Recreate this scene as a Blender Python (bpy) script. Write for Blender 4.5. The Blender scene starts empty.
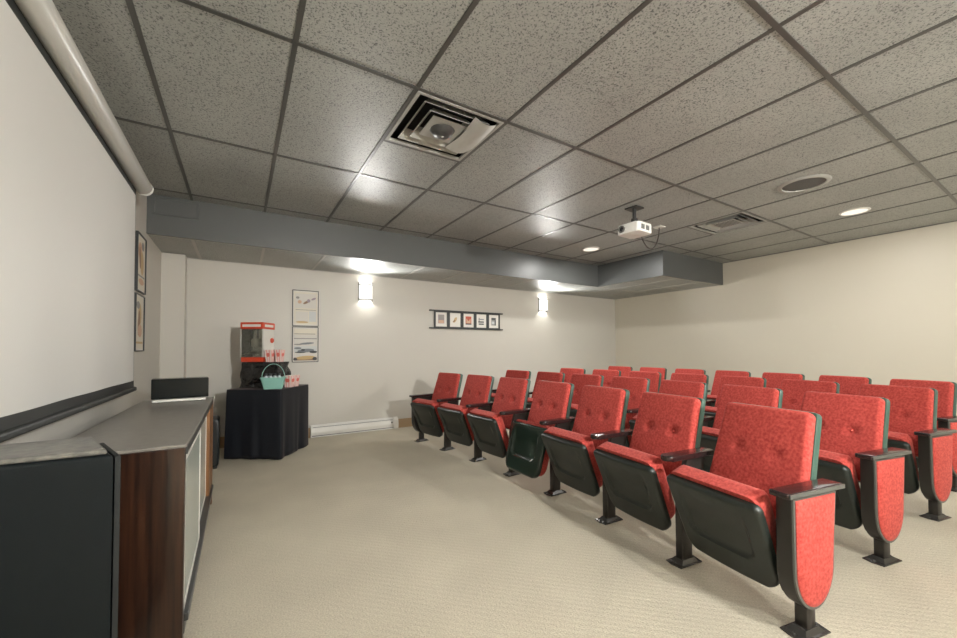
import bpy, bmesh, math, random
from math import sin, cos, sqrt, pi, radians, atan2, hypot
from mathutils import Vector, Matrix
random.seed(7)
S = bpy.context.scene
COL = S.collection

# ------------------------------------------------------------------ dimensions
H = 2.605                      # ceiling height
XL, XR = -0.944, 6.728         # screen wall, wall behind the seats
YF, YN = 3.622, -4.60          # far wall, wall behind the camera
YS, ZS = 2.614, 2.236          # soffit front and underside
XB, YB = 5.042, 1.409          # boxed-out corner of the soffit
T = 0.61                       # ceiling module

# ------------------------------------------------------------------ materials
def mat(name, col, rough=0.5, spec=0.5, metal=0.0, noise=None, bump=None, sheen=0.0, emit=None, coat=0.0, trans=0.0):
    m = bpy.data.materials.new(name); m.use_nodes = True
    nt = m.node_tree; N = nt.nodes; L = nt.links
    b = N['Principled BSDF']
    b.inputs['Base Color'].default_value = (*col, 1)
    b.inputs['Roughness'].default_value = rough
    b.inputs['Specular IOR Level'].default_value = spec
    b.inputs['Metallic'].default_value = metal
    b.inputs['Coat Weight'].default_value = coat
    b.inputs['Transmission Weight'].default_value = trans
    if sheen:
        b.inputs['Sheen Weight'].default_value = sheen
        b.inputs['Sheen Roughness'].default_value = 0.4
        b.inputs['Sheen Tint'].default_value = (1, 0.7, 0.65, 1)
    if emit:
        b.inputs['Emission Color'].default_value = (*emit[0], 1)
        b.inputs['Emission Strength'].default_value = emit[1]
    tc = N.new('ShaderNodeTexCoord')
    if noise:                                   # (scale, colour a, colour b, lo, hi[, stretch])
        n = N.new('ShaderNodeTexNoise'); n.inputs['Scale'].default_value = noise[0]
        n.inputs['Detail'].default_value = 5
        mp = N.new('ShaderNodeMapping')
        if len(noise) > 5: mp.inputs['Scale'].default_value = noise[5]
        L.new(tc.outputs['Object'], mp.inputs['Vector']); L.new(mp.outputs['Vector'], n.inputs['Vector'])
        r = N.new('ShaderNodeValToRGB')
        r.color_ramp.elements[0].position = noise[3]; r.color_ramp.elements[1].position = noise[4]
        r.color_ramp.elements[0].color = (*noise[1], 1); r.color_ramp.elements[1].color = (*noise[2], 1)
        L.new(n.outputs['Fac'], r.inputs['Fac']); L.new(r.outputs['Color'], b.inputs['Base Color'])
    if bump:                                    # (scale, strength, distance)
        n2 = N.new('ShaderNodeTexNoise'); n2.inputs['Scale'].default_value = bump[0]; n2.inputs['Detail'].default_value = 4
        L.new(tc.outputs['Object'], n2.inputs['Vector'])
        bp = N.new('ShaderNodeBump'); bp.inputs['Strength'].default_value = bump[1]; bp.inputs['Distance'].default_value = bump[2]
        L.new(n2.outputs['Fac'], bp.inputs['Height']); L.new(bp.outputs['Normal'], b.inputs['Normal'])
    return m

M = {}
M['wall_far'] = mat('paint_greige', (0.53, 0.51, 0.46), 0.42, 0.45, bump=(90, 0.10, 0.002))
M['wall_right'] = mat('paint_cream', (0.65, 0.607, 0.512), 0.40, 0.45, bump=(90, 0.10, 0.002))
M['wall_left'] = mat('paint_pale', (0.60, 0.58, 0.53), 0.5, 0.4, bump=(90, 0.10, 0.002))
M['soffit'] = mat('paint_slate', (0.078, 0.082, 0.080), 0.42, 0.5, bump=(60, 0.08, 0.002))
M['grid'] = mat('tbar_paint', (0.075, 0.075, 0.07), 0.28, 0.5)
M['wood'] = mat('veneer', (0.1, 0.04, 0.02), 0.28, 0.5, coat=0.4,
                noise=(2.6, (0.008, 0.003, 0.002), (0.050, 0.018, 0.008), 0.30, 0.75, (22, 22, 1.0)))
M['oak'] = mat('veneer_light', (0.3, 0.15, 0.06), 0.4, 0.5,
               noise=(2.0, (0.12, 0.05, 0.018), (0.27, 0.125, 0.045), 0.3, 0.7, (22, 22, 1.0)))
M['counter'] = mat('laminate_taupe', (0.20, 0.185, 0.165), 0.33, 0.5, noise=(30, (0.19, 0.175, 0.155), (0.225, 0.21, 0.185), 0.3, 0.7))
M['glass_door'] = mat('frosted_panel', (0.52, 0.56, 0.52), 0.18, 0.6)
M['alu'] = mat('aluminium', (0.62, 0.63, 0.60), 0.35, 0.5, metal=0.6)
M['dark_metal'] = mat('dark_metal', (0.03, 0.03, 0.03), 0.35, 0.6)
M['screen'] = mat('screen_vinyl', (0.70, 0.70, 0.68), 0.6, 0.3)
M['black_edge'] = mat('screen_black', (0.025, 0.028, 0.027), 0.5, 0.4)
M['white_metal'] = mat('white_enamel', (0.70, 0.69, 0.65), 0.35, 0.5)
M['casing'] = mat('casing_enamel', (0.55, 0.55, 0.52), 0.33, 0.5)
M['speaker'] = mat('speaker_vinyl', (0.0055, 0.0085, 0.0105), 0.34, 0.25, bump=(300, 0.05, 0.001))
M['speaker_top'] = mat('speaker_top', (0.16, 0.155, 0.14), 0.35, 0.5, noise=(40, (0.12, 0.118, 0.11), (0.24, 0.23, 0.2), 0.35, 0.75))
M['gloss_black'] = mat('gloss_black', (0.006, 0.008, 0.008), 0.2, 0.25)
M['grille'] = mat('grille_cloth', (0.02, 0.022, 0.022), 0.7, 0.3)
M['fabric'] = mat('red_plush', (0.5, 0.06, 0.05), 0.85, 0.15, sheen=0.2,
                  noise=(75, (0.37, 0.043, 0.037), (0.57, 0.095, 0.076), 0.34, 0.66), bump=(420, 0.25, 0.003))
M['shell'] = mat('seat_plastic', (0.016, 0.021, 0.018), 0.34, 0.5, bump=(500, 0.06, 0.001))
M['shell_gloss'] = mat('seat_plastic_polished', (0.022, 0.040, 0.031), 0.16, 0.6)
M['back_shell'] = mat('back_steel_green', (0.045, 0.10, 0.078), 0.30, 0.6)
M['arm'] = mat('armrest_brown', (0.026, 0.014, 0.014), 0.25, 0.5, coat=0.3)
M['trim'] = mat('panel_edge', (0.085, 0.088, 0.08), 0.3, 0.6)
M['post'] = mat('post_paint', (0.020, 0.017, 0.015), 0.32, 0.5)
M['plate'] = mat('base_plate_steel', (0.055, 0.052, 0.048), 0.25, 0.6, metal=0.3)
M['cloth'] = mat('black_cloth', (0.006, 0.008, 0.013), 0.6, 0.4, sheen=0.05)
M['bag'] = mat('bag_plastic', (0.008, 0.008, 0.009), 0.14, 0.7, bump=(13, 1.0, 0.05))
M['red_gloss'] = mat('red_enamel', (0.62, 0.06, 0.022), 0.3, 0.5)
M['cup_white'] = mat('cup_card', (0.78, 0.68, 0.64), 0.6, 0.3)
M['cup_red'] = mat('cup_print', (0.68, 0.16, 0.13), 0.6, 0.3)
M['cup_pink'] = mat('cup_print_pink', (0.72, 0.36, 0.34), 0.6, 0.3)
M['teal'] = mat('teal_plastic', (0.24, 0.48, 0.42), 0.45, 0.4)
M['bottle'] = mat('bottle_clear', (0.62, 0.72, 0.76), 0.2, 0.5)
M['cap'] = mat('cap_black', (0.02, 0.025, 0.03), 0.4, 0.5)
M['popcorn'] = mat('popcorn', (0.6, 0.55, 0.42), 0.9, 0.2, noise=(120, (0.32, 0.30, 0.26), (0.8, 0.76, 0.66), 0.4, 0.6), bump=(110, 1.0, 0.02))
M['steel'] = mat('brushed_steel', (0.66, 0.66, 0.63), 0.35, 0.5, metal=0.5)
M['paper'] = mat('paper_white', (0.74, 0.72, 0.67), 0.7, 0.3)
M['frame_black'] = mat('frame_black', (0.025, 0.028, 0.030), 0.4, 0.5)
M['baseboard'] = mat('baseboard_tan', (0.36, 0.25, 0.14), 0.5, 0.4)
M['proj'] = mat('projector_white', (0.80, 0.80, 0.77), 0.4, 0.5)
M['lens'] = mat('lens_glass', (0.02, 0.02, 0.025), 0.05, 0.8)
M['slot'] = mat('vent_slot', (0.16, 0.16, 0.15), 0.6, 0.4)
M['diffuser_metal'] = mat('diffuser_enamel', (0.36, 0.36, 0.335), 0.4, 0.5)
M['deflector'] = mat('curled_sheet', (0.46, 0.46, 0.43), 0.4, 0.5)
M['dark_void'] = mat('duct_dark', (0.02, 0.02, 0.02), 0.7, 0.3)
M['cable'] = mat('cable_rubber', (0.06, 0.05, 0.045), 0.5, 0.4)
M['lamp_glass'] = mat('lamp_glass', (0.8, 0.8, 0.78), 0.3, 0.5, emit=((1.0, 0.97, 0.92), 0.6))
M['bulb'] = mat('bulb', (0.9, 0.9, 0.9), 0.3, 0.5, emit=((1.0, 0.93, 0.82), 12.0))
M['downlight'] = mat('downlight_lens', (0.8, 0.79, 0.74), 0.4, 0.5, emit=((1.0, 0.95, 0.86), 0.28))
M['brushed'] = mat('sconce_nickel', (0.10, 0.10, 0.095), 0.4, 0.4)
def flat(c, r=0.65): return mat('print_ink', c, r, 0.3)
INK = {k: flat(c) for k, c in dict(grey=(0.30, 0.29, 0.28), dgrey=(0.08, 0.085, 0.09), brown=(0.30, 0.20, 0.14), tan=(0.56, 0.42, 0.24),
       gold=(0.50, 0.37, 0.14), red=(0.50, 0.12, 0.08), pale=(0.66, 0.64, 0.60), mauve=(0.36, 0.30, 0.34), sky=(0.60, 0.62, 0.62), sand=(0.55, 0.40, 0.20),
       slate=(0.22, 0.24, 0.26), cream=(0.72, 0.68, 0.58), peach=(0.62, 0.42, 0.30)).items()}

# popcorn machine glass: clear
def glass_mat():
    m = bpy.data.materials.new('clear_pane'); m.use_nodes = True
    nt = m.node_tree; N = nt.nodes; N.clear()
    o = N.new('ShaderNodeOutputMaterial'); mix = N.new('ShaderNodeMixShader')
    t = N.new('ShaderNodeBsdfTransparent'); g = N.new('ShaderNodeBsdfGlossy'); g.inputs['Roughness'].default_value = 0.05
    t.inputs['Color'].default_value = (0.93, 0.95, 0.93, 1)
    f = N.new('ShaderNodeFresnel'); f.inputs['IOR'].default_value = 1.7
    nt.links.new(f.outputs[0], mix.inputs[0]); nt.links.new(t.outputs[0], mix.inputs[1]); nt.links.new(g.outputs[0], mix.inputs[2])
    nt.links.new(mix.outputs[0], o.inputs[0]); return m
M['pane'] = glass_mat()

# ceiling tile: painted dark grey, fissured and speckled, half-gloss
def tile_mat():
    m = mat('ceiling_tile', (0.2, 0.2, 0.19), 0.41, 0.65)
    nt = m.node_tree; N = nt.nodes; L = nt.links; b = N['Principled BSDF']
    tc = N.new('ShaderNodeTexCoord')
    n = N.new('ShaderNodeTexNoise'); n.inputs['Scale'].default_value = 120; n.inputs['Detail'].default_value = 2.0; n.inputs['Roughness'].default_value = 0.6
    L.new(tc.outputs['Object'], n.inputs['Vector'])
    r = N.new('ShaderNodeValToRGB'); e = r.color_ramp.elements
    e[0].position = 0.36; e[0].color = (0.092, 0.10, 0.098, 1)
    e[1].position = 0.44; e[1].color = (0.325, 0.337, 0.322, 1)
    k = r.color_ramp.elements.new(0.66); k.color = (0.365, 0.378, 0.362, 1)
    k2 = r.color_ramp.elements.new(0.72); k2.color = (0.42, 0.435, 0.42, 1)
    L.new(n.outputs['Fac'], r.inputs['Fac'])
    big = N.new('ShaderNodeTexNoise'); big.inputs['Scale'].default_value = 1.3
    L.new(tc.outputs['Object'], big.inputs['Vector'])
    mr = N.new('ShaderNodeMapRange'); mr.inputs[1].default_value = 0.3; mr.inputs[2].default_value = 0.7; mr.inputs[3].default_value = 0.88; mr.inputs[4].default_value = 1.1
    L.new(big.outputs['Fac'], mr.inputs[0])
    mx = N.new('ShaderNodeMix'); mx.data_type = 'RGBA'; mx.blend_type = 'MULTIPLY'; mx.inputs[0].default_value = 1
    L.new(r.outputs['Color'], mx.inputs[6]); L.new(mr.outputs[0], mx.inputs[7]); L.new(mx.outputs[2], b.inputs['Base Color'])
    bp = N.new('ShaderNodeBump'); bp.inputs['Strength'].default_value = 0.35; bp.inputs['Distance'].default_value = 0.004
    L.new(n.outputs['Fac'], bp.inputs['Height']); L.new(bp.outputs['Normal'], b.inputs['Normal'])
    return m
M['tile'] = tile_mat()

# looped carpet
def carpet_mat():
    m = mat('carpet_loop', (0.55, 0.49, 0.38), 0.95, 0.1)
    nt = m.node_tree; N = nt.nodes; L = nt.links; b = N['Principled BSDF']
    tc = N.new('ShaderNodeTexCoord')
    n = N.new('ShaderNodeTexNoise'); n.inputs['Scale'].default_value = 150; n.inputs['Detail'].default_value = 3
    L.new(tc.outputs['Object'], n.inputs['Vector'])
    big = N.new('ShaderNodeTexNoise'); big.inputs['Scale'].default_value = 2.2; big.inputs['Detail'].default_value = 6
    L.new(tc.outputs['Object'], big.inputs['Vector'])
    r = N.new('ShaderNodeValToRGB'); e = r.color_ramp.elements
    e[0].position = 0.30; e[0].color = (0.47, 0.425, 0.335, 1); e[1].position = 0.70; e[1].color = (0.66, 0.605, 0.49, 1)
    L.new(n.outputs['Fac'], r.inputs['Fac'])
    mr = N.new('ShaderNodeMapRange'); mr.inputs[1].default_value = 0.3; mr.inputs[2].default_value = 0.7; mr.inputs[3].default_value = 0.93; mr.inputs[4].default_value = 1.06
    L.new(big.outputs['Fac'], mr.inputs[0])
    mx = N.new('ShaderNodeMix'); mx.data_type = 'RGBA'; mx.blend_type = 'MULTIPLY'; mx.inputs[0].default_value = 1
    L.new(r.outputs['Color'], mx.inputs[6]); L.new(mr.outputs[0], mx.inputs[7]); L.new(mx.outputs[2], b.inputs['Base Color'])
    w = N.new('ShaderNodeTexWave'); w.wave_type = 'BANDS'; w.bands_direction = 'DIAGONAL'
    w.inputs['Scale'].default_value = 14; w.inputs['Distortion'].default_value = 5; w.inputs['Detail'].default_value = 2; w.inputs['Detail Scale'].default_value = 6
    L.new(tc.outputs['Object'], w.inputs['Vector'])
    ad = N.new('ShaderNodeMath'); ad.operation = 'MULTIPLY_ADD'; ad.inputs[1].default_value = 0.5
    L.new(w.outputs['Fac'], ad.inputs[0]); L.new(n.outputs['Fac'], ad.inputs[2])
    bp = N.new('ShaderNodeBump'); bp.inputs['Strength'].default_value = 0.5; bp.inputs['Distance'].default_value = 0.006
    L.new(ad.outputs[0], bp.inputs['Height']); L.new(bp.outputs['Normal'], b.inputs['Normal'])
    return m
M['carpet'] = carpet_mat()

# ------------------------------------------------------------------ helpers
def link_mesh(name, bm, mats, parent=None, smooth=None, loc=None, rot=None):
    me = bpy.data.meshes.new(name)
    bmesh.ops.recalc_face_normals(bm, faces=bm.faces[:])
    if smooth is not None:
        for f in bm.faces: f.smooth = True
        for e in bm.edges:
            if len(e.link_faces) == 2: e.smooth = e.calc_face_angle(0) < radians(smooth)
    bm.to_mesh(me); bm.free()
    for m in (mats if isinstance(mats, (list, tuple)) else [mats]): me.materials.append(m)
    o = bpy.data.objects.new(name, me); COL.objects.link(o)
    if parent: o.parent = parent
    if loc: o.location = loc
    if rot is not None: o.rotation_euler = (0, 0, rot)
    return o
def tag(o, label, cat, group=None):
    o['label'] = label; o['category'] = cat
    if group: o['group'] = group
    return o
def thing(name, label, cat, loc=(0, 0, 0), rz=0, group=None):
    o = bpy.data.objects.new(name, None); COL.objects.link(o)
    o.empty_display_size = 0.1
    o.location = loc; o.rotation_euler = (0, 0, rz)
    return tag(o, label, cat, group)
def structure(name, bm, mats, parent=None, smooth=None):
    o = link_mesh(name, bm, mats, parent, smooth)
    if not parent: o['kind'] = 'structure'
    return o

def box(bm, x0, x1, y0, y1, z0, z1, mi=0, bev=0, seg=2):
    vs = [bm.verts.new(p) for p in ((x0, y0, z0), (x1, y0, z0), (x1, y1, z0), (x0, y1, z0), (x0, y0, z1), (x1, y0, z1), (x1, y1, z1), (x0, y1, z1))]
    fs = [bm.faces.new([vs[i] for i in q]) for q in ((3, 2, 1, 0), (4, 5, 6, 7), (0, 1, 5, 4), (1, 2, 6, 5), (2, 3, 7, 6), (3, 0, 4, 7))]
    for f in fs: f.material_index = mi
    if bev:
        es = list({e for f in fs for e in f.edges})
        r = bmesh.ops.bevel(bm, geom=es, offset=bev, segments=seg, profile=0.5, affect='EDGES')
        for f in r['faces']: f.material_index = mi
    return vs
def new(): return bmesh.new()
def bx(*a, **k):
    bm = new(); box(bm, *a, **k); return bm
def prism(bm, pts, z0, z1, mapf=lambda p, q, r: (p, q, r), mi=0, bev=0, seg=2):
    a = [bm.verts.new(mapf(p, q, z0)) for p, q in pts]; b = [bm.verts.new(mapf(p, q, z1)) for p, q in pts]
    n = len(pts); fs = []
    fs.append(bm.faces.new(a[::-1])); fs.append(bm.faces.new(b))
    for i in range(n): fs.append(bm.faces.new((a[i], a[(i + 1) % n], b[(i + 1) % n], b[i])))
    for f in fs: f.material_index = mi
    if bev:
        es = list(fs[0].edges) + list(fs[1].edges)
        r = bmesh.ops.bevel(bm, geom=es, offset=bev, segments=seg, profile=0.5, affect='EDGES')
        for f in r['faces']: f.material_index = mi
def lathe(bm, prof, n=24, c=(0, 0, 0), a0=0, a1=2 * pi, mi=0):
    full = abs(a1 - a0 - 2 * pi) < 1e-6
    rings = []
    for r, z in prof:
        ring = []
        for i in range(n if full else n + 1):
            t = a0 + (a1 - a0) * i / n
            ring.append(bm.verts.new((c[0] + r * cos(t), c[1] + r * sin(t), c[2] + z)))
        rings.append(ring)
    for a, b in zip(rings, rings[1:]):
        m = len(a)
        for i in range(m if full else m - 1):
            f = bm.faces.new((a[i], a[(i + 1) % m], b[(i + 1) % m], b[i])); f.material_index = mi
    if full:
        for ring, rv in ((rings[0], True), (rings[-1], False)):
            try:
                f = bm.faces.new(ring[::-1] if rv else ring); f.material_index = mi
            except ValueError: pass
def tube(bm, path, r, n=8, mi=0):
    path = [Vector(p) for p in path]; rings = []
    for i, p in enumerate(path):
        d = (path[min(i + 1, len(path) - 1)] - path[max(i - 1, 0)]).normalized()
        u = d.cross(Vector((0, 0, 1)))
        if u.length < 1e-3: u = d.cross(Vector((0, 1, 0)))
        u.normalize(); w = d.cross(u)
        rings.append([bm.verts.new(p + (u * cos(2 * pi * k / n) + w * sin(2 * pi * k / n)) * r) for k in range(n)])
    for a, b in zip(rings, rings[1:]):
        for k in range(n):
            f = bm.faces.new((a[k], a[(k + 1) % n], b[(k + 1) % n], b[k])); f.material_index = mi
    bm.faces.new(rings[0][::-1]).material_index = mi; bm.faces.new(rings[-1]).material_index = mi
def rrect(x0, x1, y0, y1, r, n=5):
    rs = r if isinstance(r, (tuple, list)) else (r,) * 4        # bl, br, tr, tl
    out = []
    for (cx, cy, a, rr) in ((x0 + rs[0], y0 + rs[0], pi, rs[0]), (x1 - rs[1], y0 + rs[1], 1.5 * pi, rs[1]), (x1 - rs[2], y1 - rs[2], 0, rs[2]), (x0 + rs[3], y1 - rs[3], .5 * pi, rs[3])):
        for k in range(n + 1):
            t = a + .5 * pi * k / n
            out.append((cx + rr * cos(t), cy + rr * sin(t)))
    return out
def easing(n):                      # spacing that crowds towards both ends
    return [0.5 - 0.5 * cos(pi * i / n) for i in range(n + 1)]
def pad(bm, wf, Q, hf, depth, mapf, ns=22, nt=22, mi=0):
    """upholstery-like slab: width wf(q), length Q, front height hf(p,q), flat back at -depth"""
    ss = [2 * e - 1 for e in easing(ns)]; tt = [e * Q for e in easing(nt)]
    F = [[bm.verts.new(mapf(wf(q) * s, q, hf(wf(q) * s, q))) for s in ss] for q in tt]
    B = [[bm.verts.new(mapf(wf(q) * s, q, -depth)) for s in ss] for q in (tt[0], *tt[1:-1], tt[-1])]
    for G, fl in ((F, 0), (B, 1)):
        for j in range(nt):
            for i in range(ns):
                q = (G[j][i], G[j][i + 1], G[j + 1][i + 1], G[j + 1][i])
                bm.faces.new(q[::-1] if fl else q).material_index = mi
    edge = [(0, i) for i in range(ns + 1)] + [(j, ns) for j in range(1, nt + 1)] + [(nt, i) for i in range(ns - 1, -1, -1)] + [(j, 0) for j in range(nt - 1, 0, -1)]
    for k in range(len(edge)):
        a = edge[k]; b = edge[(k + 1) % len(edge)]
        bm.faces.new((F[a[0]][a[1]], B[a[0]][a[1]], B[b[0]][b[1]], F[b[0]][b[1]])).material_index = mi
def wfun(W0, W1, Q, rb, rt):        # half width W0 at q=0 to W1 at q=Q with rounded corners
    def f(q):
        w = W0 + (W1 - W0) * q / Q
        if q < rb: w -= rb - sqrt(max(0, rb * rb - (rb - q) ** 2))
        if q > Q - rt: w -= rt - sqrt(max(0, rt * rt - (rt - (Q - q)) ** 2))
        return w
    return f
def edge_round(wf, Q, R):
    def f(p, q):
        d = max(0, min(wf(q) - abs(p), q, Q - q))
        return 0 if d >= R else -R + sqrt(max(0, R * R - (R - d) ** 2))
    return f
def sstep(a, b, x):
    t = min(1, max(0, (x - a) / (b - a))); return t * t * (3 - 2 * t)

# ------------------------------------------------------------------ camera
f_px, cv, yaw, cx0, cy0, cz0, pitch, roll = 387.11, 340.19, 0.5529, -0.209, -1.961, H - 1.444, 0.0245, -0.00398
Fv = Vector((sin(yaw), cos(yaw), 0)); Rv = Vector((cos(yaw), -sin(yaw), 0)); Uv = Vector((0, 0, 1))
F2 = Fv * cos(pitch) + Uv * sin(pitch); U2 = Uv * cos(pitch) - Fv * sin(pitch)
R3 = Rv * cos(roll) + U2 * sin(roll); U3 = U2 * cos(roll) - Rv * sin(roll)
cd = bpy.data.cameras.new('camera'); cam = bpy.data.objects.new('camera', cd); COL.objects.link(cam)
cd.sensor_width = 36; cd.lens = f_px * 36 / 957; cd.shift_y = (cv - 319) / 957; cd.clip_start = 0.02
mw = Matrix.Identity(4)
for i in range(3): mw[i][0] = R3[i]; mw[i][1] = U3[i]; mw[i][2] = -F2[i]; mw[i][3] = (cx0, cy0, cz0)[i]
cam.matrix_world = mw
S.camera = cam

# ------------------------------------------------------------------ room shell
structure('floor', bx(XL - .1, XR + .1, YN - .1, YF + .1, -.1, 0), M['carpet'])
structure('wall_far', bx(XL - .1, XR + .1, YF, YF + .1, 0, H + .1), M['wall_far'])
structure('wall_right', bx(XR, XR + .1, YN, YF, 0, H + .1), M['wall_right'])
structure('wall_left', bx(XL - .1, XL, YN, YF, 0, H + .1), M['wall_left'])
structure('wall_behind', bx(XL - .1, XR + .1, YN - .1, YN, 0, H + .1), M['wall_right'])
bm = new(); box(bm, XL, -.735, 3.424, YF, 0, ZS); structure('wall_pilaster', bm, M['wall_far'])

# lay-in ceiling: one panel per module, left open where the two air diffusers sit
holes = {(1, 0), (7, 0)}
bm = new()
def cell(x0, x1, y0, y1, z):
    x0, x1, y0, y1 = max(x0, XL), min(x1, XR), max(y0, YN), min(y1, YF)
    if x1 - x0 < .01 or y1 - y0 < .01: return
    box(bm, x0, x1, y0, y1, z, z + .03)
for i in range(-2, 11):
    for j in range(-4, 3):
        x0, y0 = i * T + .008, j * 2 * T + .008
        if (i, j) in holes:
            cell(x0, x0 + T - .016, y0 + T, y0 + 2 * T - .016, H)      # the other half of that module
        else:
            cell(x0, x0 + T - .016, y0, y0 + 2 * T - .016, H)
structure('ceiling', bm, M['tile'])
bm = new(); box(bm, XL, XR, YN, YF, H + .12, H + .16); structure('ceiling_deck', bm, M['dark_void'])
bm = new()
for i in range(-1, 12):
    x = i * T
    if XL < x < XR: box(bm, x - .012, x + .012, YN, YF, H - .004, H + .02)
for j in range(-3, 3):
    y = j * 2 * T
    box(bm, XL, XR, y - .012, y + .012, H - .0045, H + .02)
for i in (1, 7): box(bm, i * T, i * T + T, T - .012, T + .012, H - .0045, H + .02)
box(bm, XL, XL + .02, YN, YS, H - .004, H + .02); box(bm, XR - .02, XR, YN, YB, H - .004, H + .02)
structure('trim_1', bm, M['grid'])
# soffit fascia and its underside with its own lay-in panels
bm = new()
for pts in (((XL, YS), (XB, YS), (XB, YB), (XR, YB), (XR, YB + .03), (XB + .03, YB + .03), (XB + .03, YS + .03), (XL, YS + .03)),):
    prism(bm, pts, ZS, H + .05)
structure('wall_soffit', bm, M['soffit'])
bm = new()
for i in range(-2, 11):
    x0, x1 = i * T + .008, i * T + T - .008
    cell(x0, x1, YS + .035, YF, ZS + .004)
    if x1 > XB + .05: cell(max(x0, XB + .035), x1, YB + .035, YB + .035 + .6, ZS + .004); cell(max(x0, XB + .035), x1, YB + .65, YS + .03, ZS + .004)
structure('ceiling_soffit', bm, M['tile'])
bm = new()
for i in range(-1, 12):
    x = i * T
    if not XL < x < XR: continue
    box(bm, x - .012, x + .012, (YB if x > XB else YS) + .03, YF, ZS, ZS + .02)
box(bm, XL, XR, YF - .022, YF, ZS, ZS + .02)
box(bm, XL, XB + .03, YS + .03, YS + .05, ZS, ZS + .02)
box(bm, XB + .03, XR, YB + .03, YB + .05, ZS, ZS + .02); box(bm, XB + .03, XR, YB + .628, YB + .652, ZS, ZS + .02); box(bm, XB + .03, XR, YS + .02, YS + .044, ZS, ZS + .02)
structure('trim_2', bm, mat('tbar_lit', (0.42, 0.41, 0.38), 0.35, 0.5))  # same bars in a paler paint: the light on them is in the colour
structure('baseboard_far', bx(-.735, .60, YF - .012, YF, 0, .13), M['baseboard'])
bm = new(); box(bm, 1.812, XR, YF - .012, YF, 0, .13); structure('trim_3', bm, M['baseboard'])
structure('baseboard_right', bx(XR - .012, XR, YN, YF - .012, 0, .13), M['baseboard'])

# access panel on the left end of the soffit face
t = thing('access_panel', 'slate painted access panel on the soffit face beside the projection screen', 'panel', (-.73, YS, 2.50))
link_mesh('panel', bx(-.155, .155, -.006, 0, -.06, .075, bev=.002), M['soffit'], t)
bm = new()
for a in ((-.175, -.155, -.075, .09), (.155, .175, -.075, .09)): box(bm, a[0], a[1], -.010, 0, a[2], a[3])
for z in (-.075, .075): box(bm, -.155, .155, -.010, 0, z, z + .015)
link_mesh('frame', bm, M['soffit'], t)

# ------------------------------------------------------------------ theatre seats
TH = radians(22.5)
OS = (0.030, 0.120)                                     # foot of the raised seat, (forward, up)
def seat_map(th, o):
    u = (sin(th), cos(th)); n = (cos(th), -sin(th))
    return lambda p, q, r: (o[0] + q * u[0] + r * n[0], p, o[1] + q * u[1] + r * n[1])
BT = radians(17.3)
OB = (-0.088, 0.375)
def back_map(p, q, r):
    return (OB[0] - q * sin(BT) + r * cos(BT), p, OB[1] + q * cos(BT) + r * sin(BT))

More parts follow.
